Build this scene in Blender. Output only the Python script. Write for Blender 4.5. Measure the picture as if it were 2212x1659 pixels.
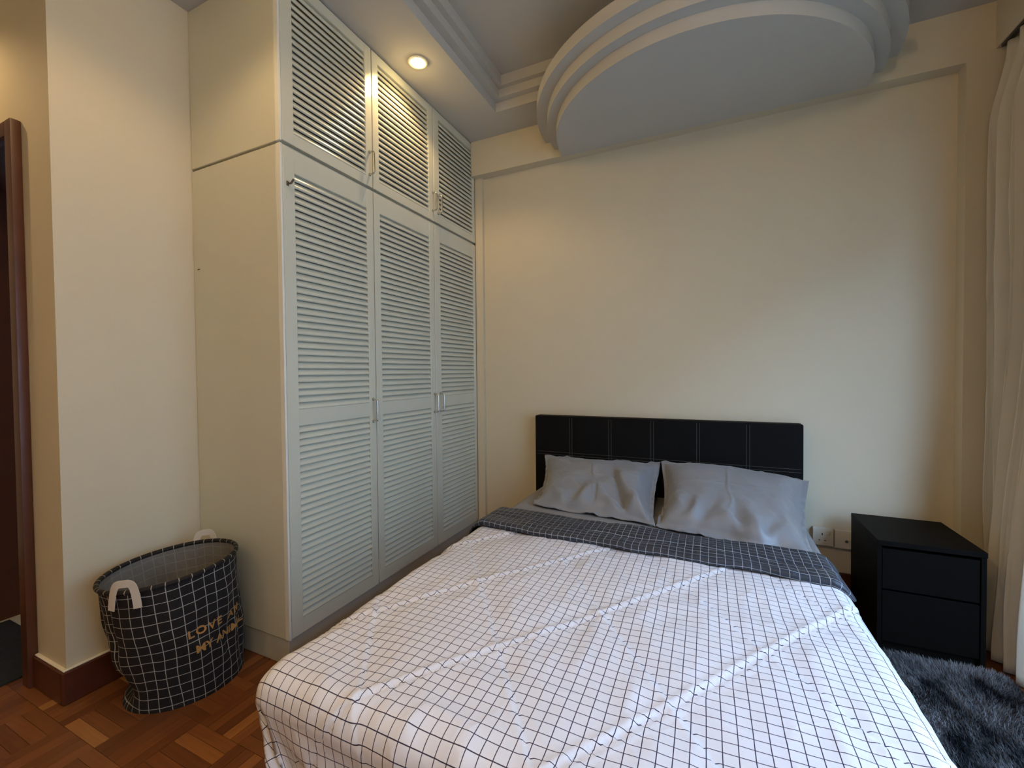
import bpy, bmesh, math, random
import numpy as np
from mathutils import Matrix, Vector

for o in list(bpy.data.objects):
    bpy.data.objects.remove(o, do_unlink=True)
scene = bpy.context.scene
COL = scene.collection
random.seed(7)
RNG = np.random.default_rng(11)

# ------------------------------------------------------------------ camera
CX, CY, CZ = 1.6018, -2.8883, 1.2404
YAW, PITCH, ROLL, FPX = 0.444, -0.021, -0.010, 944.6
PX, PY = 1086.39, 823.83
fw = Vector((-math.sin(YAW)*math.cos(PITCH), math.cos(YAW)*math.cos(PITCH), math.sin(PITCH)))
rt = Vector((math.cos(YAW), math.sin(YAW), 0))
up = rt.cross(fw)
r2 = math.cos(ROLL)*rt + math.sin(ROLL)*up
u2 = -math.sin(ROLL)*rt + math.cos(ROLL)*up
cam_d = bpy.data.cameras.new('camera')
cam = bpy.data.objects.new('camera', cam_d)
COL.objects.link(cam)
cam.matrix_world = Matrix(((r2.x, u2.x, -fw.x, CX), (r2.y, u2.y, -fw.y, CY), (r2.z, u2.z, -fw.z, CZ), (0, 0, 0, 1)))
cam_d.sensor_fit = 'HORIZONTAL'
cam_d.sensor_width = 36
cam_d.lens = FPX/2212*36
cam_d.shift_x = (1106-PX)/2212
cam_d.shift_y = (PY-829.5)/2212
cam_d.clip_start = 0.02
scene.camera = cam

# ------------------------------------------------------------------ world, exposure
world = bpy.data.worlds.new('world')
scene.world = world
world.use_nodes = True
bg = world.node_tree.nodes['Background']
bg.inputs[0].default_value = (0.40, 0.64, 1.0, 1)
bg.inputs[1].default_value = 18.0
scene.view_settings.view_transform = 'Standard'
scene.view_settings.look = 'None'
scene.view_settings.gamma = 1
scene.view_settings.exposure = 0.12
scene.view_settings.use_curve_mapping = False
# portal in the window opening: only steers the sampling of the daylight
pl = bpy.data.lights.new('window_portal', 'AREA')
pl.shape = 'RECTANGLE'; pl.size = 2.0; pl.size_y = 2.1
pl.cycles.is_portal = True
po = bpy.data.objects.new('window_portal', pl); COL.objects.link(po)
po.location = (3.09, -2.09, 1.30)
po.rotation_euler = (0, math.radians(90), 0)
GLOBE = 72.0
LAMP_W = 18.0           # warm downlights
LAMP_COL = (1.0, 0.68, 0.33)

# ------------------------------------------------------------------ helpers
def tag(o, label=None, cat=None, group=None, kind=None):
    if label: o['label'] = label
    if cat: o['category'] = cat
    if group: o['group'] = group
    if kind: o['kind'] = kind
    return o

def thing(name, label, cat, loc=(0, 0, 0), group=None):
    o = bpy.data.objects.new(name, None)
    o.empty_display_size = 0.05
    COL.objects.link(o); o.location = loc
    bpy.context.view_layer.update()
    return tag(o, label, cat, group)

def link(name, me, m=None, parent=None):
    o = bpy.data.objects.new(name, me)
    COL.objects.link(o)
    if m is not None and len(me.materials) == 0: me.materials.append(m)
    if parent is not None:
        o.parent = parent
        o.matrix_parent_inverse = world_of(parent).inverted()
    return o

def world_of(o):
    m = Matrix.LocRotScale(o.location, o.rotation_euler, o.scale)
    if o.parent: m = world_of(o.parent) @ o.matrix_parent_inverse @ m
    return m

def mesh(name, verts, faces, smooth=False, uv=None):
    me = bpy.data.meshes.new(name)
    me.from_pydata([tuple(map(float, v)) for v in verts], [], faces)
    if smooth: me.polygons.foreach_set('use_smooth', [True]*len(me.polygons))
    if uv is not None:
        l = me.uv_layers.new(name='UVMap')
        vi = np.empty(len(me.loops), dtype=np.int32); me.loops.foreach_get('vertex_index', vi)
        l.data.foreach_set('uv', np.asarray(uv, dtype=np.float32)[vi].ravel())
    me.update()
    return me

class MB:
    """collects solids into one mesh"""
    def __init__(s): s.bm = bmesh.new()
    def box(s, x0, x1, y0, y1, z0, z1, bev=0.0, seg=2):
        b = bmesh.new()
        bmesh.ops.create_cube(b, size=1)
        for v in b.verts:
            v.co = Vector(((x0+x1)/2+v.co.x*(x1-x0), (y0+y1)/2+v.co.y*(y1-y0), (z0+z1)/2+v.co.z*(z1-z0)))
        if bev > 0:
            bmesh.ops.bevel(b, geom=b.edges[:], offset=bev, segments=seg, affect='EDGES', profile=0.7)
        s.join(b); return s
    def join(s, b):
        me = bpy.data.meshes.new('tmp'); b.to_mesh(me); b.free()
        s.bm.from_mesh(me); bpy.data.meshes.remove(me)
    def tube(s, pts, r, n=10, closed=False):
        pts = [Vector(p) for p in pts]; rings = []
        N = len(pts)
        for i, p in enumerate(pts):
            a = pts[i-1] if (i > 0 or closed) else p
            c = pts[(i+1) % N] if (i < N-1 or closed) else p
            t = (c-a).normalized()
            h = Vector((0, 0, 1)) if abs(t.z) < 0.9 else Vector((0, 1, 0))
            e1 = t.cross(h).normalized(); e2 = t.cross(e1)
            rings.append([s.bm.verts.new(p+r*(math.cos(2*math.pi*k/n)*e1+math.sin(2*math.pi*k/n)*e2)) for k in range(n)])
        for i in range(N if closed else N-1):
            A, B = rings[i], rings[(i+1) % N]
            for k in range(n):
                s.bm.faces.new((A[k], A[(k+1) % n], B[(k+1) % n], B[k]))
        if not closed:
            s.bm.faces.new(rings[0][::-1]); s.bm.faces.new(rings[-1])
        return s
    def lathe(s, prof, loc, n=32, a0=0, a1=2*math.pi):
        full = abs(a1-a0-2*math.pi) < 1e-6
        m = n if full else n+1
        rings = []
        for (r, z) in prof:
            rings.append([s.bm.verts.new((loc[0]+r*math.cos(a0+(a1-a0)*k/n), loc[1]+r*math.sin(a0+(a1-a0)*k/n), loc[2]+z)) for k in range(m)])
        for i in range(len(prof)-1):
            for k in range(m if full else m-1):
                s.bm.faces.new((rings[i][k], rings[i][(k+1) % m], rings[i+1][(k+1) % m], rings[i+1][k]))
        return s
    def prism(s, poly, axis, a, b):
        """poly: 2D points of the section, extruded along axis from a to b"""
        def P(p, t):
            if axis == 'x': return (t, p[0], p[1])
            if axis == 'y': return (p[0], t, p[1])
            return (p[0], p[1], t)
        A = [s.bm.verts.new(P(p, a)) for p in poly]; B = [s.bm.verts.new(P(p, b)) for p in poly]
        n = len(poly)
        for k in range(n): s.bm.faces.new((A[k], A[(k+1) % n], B[(k+1) % n], B[k]))
        s.bm.faces.new(A[::-1]); s.bm.faces.new(B)
        return s
    def mesh(s, name, smooth=False, angle=40):
        bmesh.ops.remove_doubles(s.bm, verts=s.bm.verts[:], dist=1e-6)
        bmesh.ops.recalc_face_normals(s.bm, faces=s.bm.faces[:])
        me = bpy.data.meshes.new(name); s.bm.to_mesh(me); s.bm.free()
        if smooth:
            me.polygons.foreach_set('use_smooth', [True]*len(me.polygons))
            try: me.set_sharp_from_angle(angle=math.radians(angle))
            except Exception: pass
        me.update()
        return me
    def build(s, name, m, parent=None, smooth=False, angle=40):
        return link(name, s.mesh(name, smooth, angle), m, parent)

def struct(o): o['kind'] = 'structure'; return o

def vnoise(x, y, seed=0, size=64):
    """smooth value noise in [-1,1]"""
    g = np.random.default_rng(seed).uniform(-1, 1, (size, size))
    xi = np.floor(x).astype(int); yi = np.floor(y).astype(int)
    fx = x-xi; fy = y-yi
    fx = fx*fx*fx*(fx*(fx*6-15)+10); fy = fy*fy*fy*(fy*(fy*6-15)+10)
    a = g[xi % size, yi % size]; b = g[(xi+1) % size, yi % size]
    c = g[xi % size, (yi+1) % size]; d = g[(xi+1) % size, (yi+1) % size]
    return (a*(1-fx)+b*fx)*(1-fy)+(c*(1-fx)+d*fx)*fy

def sstep(a, b, x):
    t = np.clip((x-a)/(b-a), 0, 1)
    return t*t*(3-2*t)

def grid_faces(nu, nv, closed_u=False):
    f = []
    for i in range(nu if closed_u else nu-1):
        for j in range(nv-1):
            a = i*nv+j; b = ((i+1) % nu)*nv+j
            f.append((a, b, b+1, a+1))
    return f

# ------------------------------------------------------------------ materials
class NT:
    def __init__(s, name):
        s.m = bpy.data.materials.new(name); s.m.use_nodes = True
        s.t = s.m.node_tree; s.b = s.t.nodes['Principled BSDF']
    def n(s, typ, **k):
        nd = s.t.nodes.new(typ)
        for a, v in k.items():
            if isinstance(a, str) and hasattr(nd, a): setattr(nd, a, v)
        return nd
    def l(s, a, b): s.t.links.new(a, b)
    def math(s, op, a, b=None, c=None):
        nd = s.t.nodes.new('ShaderNodeMath'); nd.operation = op
        for i, v in enumerate((a, b, c)):
            if v is None: continue
            if isinstance(v, (int, float)): nd.inputs[i].default_value = v
            else: s.l(v, nd.inputs[i])
        return nd.outputs[0]
    def mix(s, fac, A, B):
        nd = s.t.nodes.new('ShaderNodeMix'); nd.data_type = 'RGBA'
        for i, v in ((0, fac), (6, A), (7, B)):
            if isinstance(v, tuple): nd.inputs[i].default_value = (*v, 1) if len(v) == 3 else v
            elif isinstance(v, (int, float)): nd.inputs[i].default_value = v
            else: s.l(v, nd.inputs[i])
        return nd.outputs[2]
    def noise(s, scale, detail=3, vec=None, rough=0.5):
        nd = s.t.nodes.new('ShaderNodeTexNoise'); nd.inputs['Scale'].default_value = scale
        nd.inputs['Detail'].default_value = detail; nd.inputs['Roughness'].default_value = rough
        if vec is not None: s.l(vec, nd.inputs['Vector'])
        return nd
    def bump(s, h, strength, dist):
        nd = s.t.nodes.new('ShaderNodeBump'); nd.inputs['Strength'].default_value = strength
        nd.inputs['Distance'].default_value = dist
        s.l(h, nd.inputs['Height']); s.l(nd.outputs[0], s.b.inputs['Normal'])
    def coord(s, which='Object'):
        return s.t.nodes.new('ShaderNodeTexCoord').outputs[which]
    def col(s, v):
        if isinstance(v, tuple): s.b.inputs['Base Color'].default_value = (*v, 1)
        else: s.l(v, s.b.inputs['Base Color'])
    def set(s, **k):
        for a, v in k.items(): s.b.inputs[a.replace('_', ' ')].default_value = v

def plain(name, c, rough=0.5, metal=0.0, spec=0.5, var=0.0, nscale=6, bump=0.0, bscale=200, bdist=0.001, coat=0.0):
    t = NT(name)
    P = t.coord('Object')
    if var > 0:
        nz = t.noise(nscale, 4, P)
        t.col(t.mix(nz.outputs[0], tuple(max(0, x*(1-var)) for x in c), tuple(min(1, x*(1+var)) for x in c)))
    else: t.col(c)
    t.set(Roughness=rough, Metallic=metal, Specular_IOR_Level=spec, Coat_Weight=coat)
    if bump > 0:
        nz = t.noise(bscale, 3, P); t.bump(nz.outputs[0], bump, bdist)
    return t.m

M = {}
M['wall'] = plain('cream_wall_paint', (0.64, 0.56, 0.41), 0.75, var=0.025, nscale=2.5, bump=0.25, bscale=160, bdist=0.0012, spec=0.25)
M['ceil'] = plain('white_ceiling_paint', (0.54, 0.515, 0.47), 0.85, var=0.02, nscale=2, bump=0.15, bscale=140, spec=0.2)
M['ward'] = plain('pale_sage_gloss_paint', (0.615, 0.60, 0.49), 0.22, var=0.035, nscale=3, bump=0.05, bscale=25, bdist=0.002)
M['wardedge'] = plain('pale_edge_strip', (0.76, 0.76, 0.70), 0.3, var=0.05, nscale=12)
M['plinth'] = plain('plinth_grey_paint', (0.46, 0.45, 0.40), 0.45, var=0.08, nscale=9)
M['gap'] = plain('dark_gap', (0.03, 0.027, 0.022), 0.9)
M['chrome'] = plain('brushed_chrome', (0.62, 0.61, 0.58), 0.25, metal=1.0)
M['steel'] = plain('dull_steel_hook', (0.14, 0.13, 0.115), 0.45, metal=0.6)
M['mahog'] = plain('mahogany_skirting', (0.085, 0.022, 0.010), 0.35, var=0.3, nscale=14)
M['jamb'] = plain('brown_door_frame', (0.095, 0.030, 0.014), 0.38, var=0.25, nscale=9)
M['black'] = plain('black_leatherette', (0.0075, 0.0073, 0.0073), 0.62, bump=0.25, bscale=420, bdist=0.0006, spec=0.05)
M['stitch'] = plain('grey_stitch_thread', (0.075, 0.073, 0.07), 0.8)
M['bedbase'] = plain('black_bed_base', (0.012, 0.012, 0.013), 0.6)
M['stand'] = plain('black_brown_laminate', (0.0040, 0.0034, 0.0027), 0.5, var=0.2, nscale=30, spec=0.05)
M['plate'] = plain('ivory_plastic', (0.68, 0.63, 0.52), 0.35)
M['hole'] = plain('socket_hole', (0.01, 0.008, 0.006), 0.7)
M['tile'] = plain('dark_bathroom_tile', (0.20, 0.25, 0.27), 0.2, var=0.2, nscale=4)
M['btile'] = plain('bathroom_floor_tile', (0.45, 0.42, 0.33), 0.4, var=0.1, nscale=7)
M['mat'] = plain('charcoal_mat_pile', (0.030, 0.032, 0.036), 0.95, var=0.35, nscale=40, bump=0.8, bscale=500, bdist=0.004, spec=0.1)
M['curtain'] = plain('cream_curtain_cloth', (0.60, 0.55, 0.45), 0.85, var=0.06, nscale=5, bump=0.3, bscale=300, bdist=0.001, spec=0.15)
M['rail'] = plain('dark_curtain_track', (0.05, 0.045, 0.04), 0.5)
M['frame'] = plain('white_window_frame', (0.75, 0.75, 0.74), 0.4)
M['strap'] = plain('cotton_strap', (0.62, 0.55, 0.46), 0.9, var=0.06, nscale=50, bump=0.4, bscale=900, bdist=0.0008)
M['print'] = plain('gold_print', (0.50, 0.25, 0.07), 0.6)
M['trimring'] = plain('downlight_ring', (0.80, 0.74, 0.60), 0.35)

t = NT('lit_bulb'); t.col((1, .9, .6)); t.set(Emission_Color=(1.0, 0.74, 0.30, 1), Emission_Strength=70.0); M['bulb'] = t.m

t = NT('clear_glass')
tr = t.n('ShaderNodeBsdfTransparent'); gl = t.n('ShaderNodeBsdfGlossy'); gl.inputs['Roughness'].default_value = 0.02
mx = t.n('ShaderNodeMixShader'); mx.inputs[0].default_value = 0.06
t.l(tr.outputs[0], mx.inputs[1]); t.l(gl.outputs[0], mx.inputs[2])
t.l(mx.outputs[0], t.t.nodes['Material Output'].inputs['Surface']); M['glass'] = t.m

# parquet fingers: colour differs per finger
t = NT('parquet_wood')
P = t.coord('Generated'); PO = t.coord('Object')
oi = t.n('ShaderNodeObjectInfo'); ge = t.n('ShaderNodeNewGeometry')
rnd = t.math('FRACT', t.math('ADD', oi.outputs['Random'], ge.outputs['Random Per Island']))
rp = t.n('ShaderNodeValToRGB'); t.l(rnd, rp.inputs[0])
e = rp.color_ramp.elements
e[0].position = 0.0; e[0].color = (0.125, 0.041, 0.013, 1)
e[1].position = 1.0; e[1].color = (0.36, 0.150, 0.043, 1)
for p, c in ((0.35, (0.165, 0.054, 0.017)), (0.62, (0.200, 0.068, 0.021)), (0.85, (0.230, 0.082, 0.025))):
    q = rp.color_ramp.elements.new(p); q.color = (*c, 1)
mp = t.n('ShaderNodeMapping'); t.l(PO, mp.inputs[0]); mp.inputs['Scale'].default_value = (90, 6, 20)
ad = t.n('ShaderNodeVectorMath'); ad.operation = 'ADD'; t.l(mp.outputs[0], ad.inputs[0])
cb = t.n('ShaderNodeCombineXYZ'); t.l(t.math('MULTIPLY', rnd, 37.0), cb.inputs[0]); t.l(t.math('MULTIPLY', rnd, 91.0), cb.inputs[1]); t.l(cb.outputs[0], ad.inputs[1])
nz = t.noise(1.0, 4, ad.outputs[0])
hs = t.n('ShaderNodeHueSaturation'); t.l(rp.outputs[0], hs.inputs['Color'])
t.l(t.math('ADD', t.math('MULTIPLY', nz.outputs[0], 0.7), 0.65), hs.inputs['Value'])
t.col(hs.outputs[0]); t.set(Roughness=0.32, Specular_IOR_Level=0.4); M['parquet'] = t.m
M['floorbase'] = plain('parquet_joint', (0.035, 0.012, 0.006), 0.6)

def grid_mat(name, base, line, cell, lw, rough, bump=0.0, sheen=0.0, base2=None, crease=0.0, lvar=0.0, line_mix=1.0):
    """woven check: thin lines every `cell` metres, from the cloth's own UV (in metres)"""
    t = NT(name)
    uv = t.n('ShaderNodeUVMap').outputs[0]
    sx = t.n('ShaderNodeSeparateXYZ'); t.l(uv, sx.inputs[0])
    wob = t.noise(9, 2, uv)
    w = t.math('MULTIPLY', t.math('SUBTRACT', wob.outputs[0], 0.5), 0.045)
    ms = []
    for i in range(2):
        f = t.math('FRACT', t.math('ADD', t.math('DIVIDE', sx.outputs[i], cell), w))
        d = t.math('ABSOLUTE', t.math('SUBTRACT', f, 0.5))
        mr = t.n('ShaderNodeMapRange'); mr.interpolation_type = 'SMOOTHSTEP'
        t.l(d, mr.inputs[0])
        h = lw/cell/2
        mr.inputs[1].default_value = h*0.6; mr.inputs[2].default_value = h*1.4
        mr.inputs[3].default_value = line_mix; mr.inputs[4].default_value = 0
        ms.append(mr.outputs[0])
    m = t.math('MAXIMUM', ms[0], ms[1])
    if base2 is not None:
        nz = t.noise(5, 4, uv); base = t.mix(nz.outputs[0], base, base2)
    t.col(t.mix(m, base, line))
    t.set(Roughness=rough, Sheen_Weight=sheen, Specular_IOR_Level=0.35)
    if bump > 0:
        nz = t.noise(38, 3, uv, 0.6); h = nz.outputs[0]
        if crease > 0:
            vo = t.n('ShaderNodeTexVoronoi'); vo.feature = 'DISTANCE_TO_EDGE'; vo.inputs['Scale'].default_value = 6.5
            wv = t.noise(4, 2, uv); av = t.n('ShaderNodeVectorMath'); av.operation = 'MULTIPLY_ADD'
            t.l(wv.outputs['Color'], av.inputs[0]); av.inputs[1].default_value = (.12, .12, .12); t.l(uv, av.inputs[2])
            t.l(av.outputs[0], vo.inputs['Vector'])
            h = t.math('ADD', t.math('MULTIPLY', h, 0.35), t.math('MULTIPLY', t.math('MINIMUM', vo.outputs['Distance'], 0.07), crease*10))
        t.bump(h, bump, 0.006)
    return t.m

CELL = 0.0283
M['duvet'] = grid_mat('white_check_cotton', (0.71, 0.68, 0.70), (0.022, 0.016, 0.045), CELL, 0.0019, 0.42, bump=0.30, crease=0.5)
M['fold'] = grid_mat('charcoal_check_cotton', (0.020, 0.024, 0.033), (0.40, 0.42, 0.46), CELL, 0.0016, 0.45, bump=0.35, base2=(0.032, 0.037, 0.049), crease=0.6, line_mix=0.85)
M['basket'] = grid_mat('black_check_canvas', (0.010, 0.0095, 0.010), (0.42, 0.40, 0.35), 0.0375, 0.0024, 0.8, bump=0.25, base2=(0.016, 0.015, 0.017))
M['lining'] = grid_mat('coated_grey_lining', (0.16, 0.15, 0.14), (0.36, 0.33, 0.29), 0.0375, 0.003, 0.35, bump=0.6, base2=(0.25, 0.235, 0.21), line_mix=0.5)

t = NT('grey_sateen')
uv = t.n('ShaderNodeUVMap').outputs[0]
nz = t.noise(7, 4, uv); t.col(t.mix(nz.outputs[0], (0.185, 0.185, 0.195), (0.225, 0.223, 0.232)))
t.set(Roughness=0.42, Sheen_Weight=0.25, Specular_IOR_Level=0.45)
nb = t.noise(30, 4, uv); t.bump(nb.outputs[0], 0.12, 0.006); M['sateen'] = t.m
M['sheet'] = plain('grey_sheet_cotton', (0.235, 0.23, 0.232), 0.55, var=0.06, nscale=8, bump=0.3, bscale=40, bdist=0.003)
M['matt'] = plain('mattress_ticking', (0.26, 0.255, 0.26), 0.8)

t = NT('charcoal_fur')
P = t.coord('Object'); mp = t.n('ShaderNodeMapping'); t.l(P, mp.inputs[0]); mp.inputs['Scale'].default_value = (9, 5, 5); mp.inputs['Rotation'].default_value = (0, 0, 0.6)
nz = t.noise(1.0, 5, mp.outputs[0], 0.65)
rp = t.n('ShaderNodeValToRGB'); t.l(nz.outputs[0], rp.inputs[0])
rp.color_ramp.elements[0].position = 0.40; rp.color_ramp.elements[0].color = (0.010, 0.011, 0.014, 1)
rp.color_ramp.elements[1].position = 0.66; rp.color_ramp.elements[1].color = (0.25, 0.245, 0.25, 1)
t.col(rp.outputs[0]); t.set(Roughness=0.7, Specular_IOR_Level=0.3); M['fur'] = t.m

# ------------------------------------------------------------------ key dimensions (metres)
YW, YBEAM = 0.05, -0.03            # recessed wall face, beam / pilaster face
XR = 2.95                          # right wall
ZS = 2.94                          # soffit
ZB = 2.69                          # underside of the beam over the bed
ZU = 3.11                          # upper ceiling
XL = -0.609                        # pier / wall behind the wardrobe
YP = -2.126                        # pier corner, face of the doorway wall
YR = -4.4                          # rear wall
XC = -2.5                          # far side of the entry corridor
WL, WE = -1.6355, 0.02             # wardrobe near side, far end
ZSPLIT, ZPL = 2.2013, 0.114

# ------------------------------------------------------------------ room shell
struct(MB().box(-3.3, XR+.15, YR-.15, YW+.15, -0.12, -0.008).build('floor', M['floorbase']))
floor = bpy.data.objects['floor']
wb = MB(); wb.box(-0.759, XR+.15, YW, YW+.15, 0, 3.3)
struct(wb.build('wall_back', M['wall']))
struct(MB().box(XL-.15, XL, YP+.2, YW, 0, 3.3).box(XL-.15, XL, YP, YP+.2, 0, 3.3).build('wall_left', M['wall']))
DX0, DX1, DZ = -1.66, -0.90, 2.19         # clear door opening
struct(MB().box(XC, DX0-.03, YP, YP+.2, 0, 3.3).box(DX0-.03, DX1+.03, YP, YP+.2, DZ+.03, 3.3).box(DX1+.03, XL-.15, YP, YP+.2, 0, 3.3).build('wall_corridor', M['wall']))
struct(MB().box(XC-.15, XC, YR, YP+.2, 0, 3.3).build('wall_entry', M['wall']))
struct(MB().box(XC, XR, YR-.15, YR, 0, 3.3).build('wall_front', M['wall']))
WY0, WY1, WZ0, WZ1 = -3.20, -0.98, 0.22, 2.36
wr = MB()
wr.box(XR, XR+.15, YR, WY0, 0, 3.3); wr.box(XR, XR+.15, WY1, YW, 0, 3.3)
wr.box(XR, XR+.15, WY0, WY1, 0, WZ0); wr.box(XR, XR+.15, WY0, WY1, WZ1, 3.3)
struct(wr.build('wall_right', M['wall']))
# window
fx0, fx1 = XR+.05, XR+.11
wf = MB()
wf.box(fx0, fx1, WY0, WY0+.06, WZ0, WZ1).box(fx0, fx1, WY1-.06, WY1, WZ0, WZ1)
wf.box(fx0, fx1, WY0+.06, WY1-.06, WZ0, WZ0+.06).box(fx0, fx1, WY0+.06, WY1-.06, WZ1-.06, WZ1)
wm = (WY0+WY1)/2
wf.box(fx0, fx1, wm-.03, wm+.03, WZ0+.06, WZ1-.06)
win = struct(wf.build('window_1', M['frame']))
for a, b in ((WY0+.06, wm-.03), (wm+.03, WY1-.06)):
    MB().box(fx0+.027, fx0+.033, a, b, WZ0+.06, WZ1-.06).build('pane', M['glass'], win)

struct(MB().box(XR+.4, 60, -60, 60, -3.2, -3.0).build('ground_outside', plain('outdoor_ground', (0.10, 0.11, 0.08), 0.9, var=0.2, nscale=.5)))

struct(MB().box(9.5, 14, -30, 30, -3.0, 6.0).build('low_sky_blocker', plain('sky_blocker_grey', (0.30, 0.29, 0.27), 0.9, var=0.15, nscale=.6)))  # unseen block added outside to cut off the low sky light

# ceiling: soffit ring, stepped cornice, raised tray
TX0, TX1, TY0, TY1 = 0.331, 2.46, -3.55, -0.285
cl = MB()
cl.box(XC-.15, TX0, YR, YW, ZS, ZS+.4); cl.box(TX1, XR, YR, YW, ZS, ZS+.4)
cl.box(TX0, TX1, TY1, YW, ZS, ZS+.4); cl.box(TX0, TX1, YR, TY0, ZS, ZS+.4)
cl.box(TX0, TX1, TY0, TY1, ZU, ZU+.23)
struct(cl.build('ceiling', M['ceil']))
for k, (d0, d1, za, zb) in enumerate(((0.0, 0.045, ZS+.058, ZS+.108), (0.045, 0.078, ZS+.108, ZU))):
    # each step is a picture-frame ring that overhangs the one below it
    ring = MB()
    d = d1
    ring.box(TX0, TX1, TY1-d, TY1, za, zb).box(TX0, TX1, TY0, TY0+d, za, zb)
    ring.box(TX0, TX0+d, TY0+d, TY1-d, za, zb).box(TX1-d, TX1, TY0+d, TY1-d, za, zb)
    struct(ring.build('trim_%d' % (k+1), M['ceil']))
# beam and pilasters that frame the wall behind the bed
struct(MB().box(0.0, XR, YBEAM, YW, ZB, ZS).build('trim_3', M['wall']))
struct(MB().box(2.70, XR, YBEAM, YW, 0, ZB).build('trim_4', M['wall']))
struct(MB().box(0.002, 0.062, WE, YW, 0, ZB).build('trim_5', M['wall']))
struct(MB().box(2.80, XR, YR, YBEAM, 2.722, ZS).build('trim_6', M['wall']))       # pelmet over the window

# half-round stepped canopy over the bed
DC = (1.515, YBEAM)
cano = thing('half_round_ceiling_canopy', 'white half-round stepped plaster canopy hanging over the bed', 'ceiling canopy', (DC[0], DC[1], 2.682))
def half_disc(R, z0, z1, name, cy=DC[1], n=72):
    pts = [(DC[0]+R*math.cos(math.pi+math.pi*k/n), cy+R*1.0*math.sin(math.pi+math.pi*k/n)) for k in range(n+1)]
    m = MB(); m.prism(pts, 'z', z0, z1)
    o = m.build(name, M['ceil'], cano, smooth=True, angle=30)
    return o
half_disc(0.812, 2.682, 2.742, 'tier')
half_disc(0.868, 2.742, 2.80, 'tier')
half_disc(0.930, 2.80, 2.862, 'tier')
half_disc(0.60, 2.862, ZU if False else ZS, 'support')

# baseboards
bt, bh = 0.018, 0.125
def skirting(name, boxes):
    m = MB()
    for (x0, x1, y0, y1) in boxes:
        m.box(x0, x1, y0, y1, 0.0, bh, 0.004, 1)
    struct(m.build(name, M['mahog']))
skirting('baseboard_left', [(XL, XL+bt, YP-bt, WL-.004), ])
skirting('baseboard_corridor', [(DX1+.045, XL-.0005, YP-bt, YP)])
MB().box(XL, XL+.013, YP-.013, WL-.004, bh+.0003, bh+.007, .002, 1).build('bead', M['trimring'], bpy.data.objects['baseboard_left'])
MB().box(DX1+.06, XL-.0005, YP-.013, YP, bh+.0003, bh+.007, .002, 1).build('bead', M['trimring'], bpy.data.objects['baseboard_corridor'])
skirting('baseboard_back', [(0.066, 2.696, YW-bt, YW)])
skirting('baseboard_front', [(XC+.02, XR-.01, YR, YR+bt)])
skirting('baseboard_right', [(XR-bt, XR, YR+.05, YBEAM-.01)])

# door frame, reveal, bathroom beyond
fr = MB()
fr.box(DX1, DX1+.03, YP-.012, YP+.2, 0, DZ+.03)          # right lining
fr.box(DX0-.03, DX0, YP-.012, YP+.2, 0, DZ+.03)
fr.box(DX0, DX1, YP-.012, YP+.2, DZ, DZ+.03)
door = struct(fr.build('door_1', M['jamb']))
ar = 0.055
for nm, b in (('architrave', (DX1-.002, DX1+ar, YP-.032, YP-.0005, 0, DZ+ar)), ('architrave', (DX0-ar, DX0+.002, YP-.032, YP-.0005, 0, DZ+ar)),
              ('architrave', (DX0+.002, DX1-.002, YP-.032, YP-.0005, DZ-.002, DZ+ar))):
    MB().box(*b, 0.006, 2).build(nm, M['jamb'], door, smooth=True)
bath = MB()
bath.box(-3.15, -0.80, -0.45, -0.35, -0.0, 2.5)
bath.box(-0.80, -0.76, YP+.2, -0.35, 0, 2.5)
bath.box(-3.15, -3.05, YP+.2, -1.5, 0, 2.5).box(-3.15, -3.05, -0.7, -0.45, 0, 2.5).box(-3.15, -3.05, -1.5, -.7, 0, 1.5).box(-3.15, -3.05, -1.5, -.9, 1.5, 2.5).box(-3.15, -3.05, -.9, -.7, 1.6, 2.5)
struct(bath.build('wall_bathroom', M['tile']))
struct(MB().box(-3.15, XL-.15, YP+.2, -0.45, 2.5, 2.6).build('ceiling_bathroom', M['ceil']))
struct(MB().box(-3.05, -0.80, YP+.02, -0.45, -0.008, 0.0).build('floor_bathroom', M['btile']))
van = thing('vanity_shelf', 'brown wooden shelf inside the dark bathroom doorway', 'shelf', (-2.6, -.6, 0.0))
MB().box(-3.0, -2.0, -.72, -.46, 0.82, 0.87, .004).build('shelf_top', M['jamb'], van)
MB().box(-2.96, -2.04, -.70, -.46, 0.02, 0.82).build('cupboard', M['mahog'], van)

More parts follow.
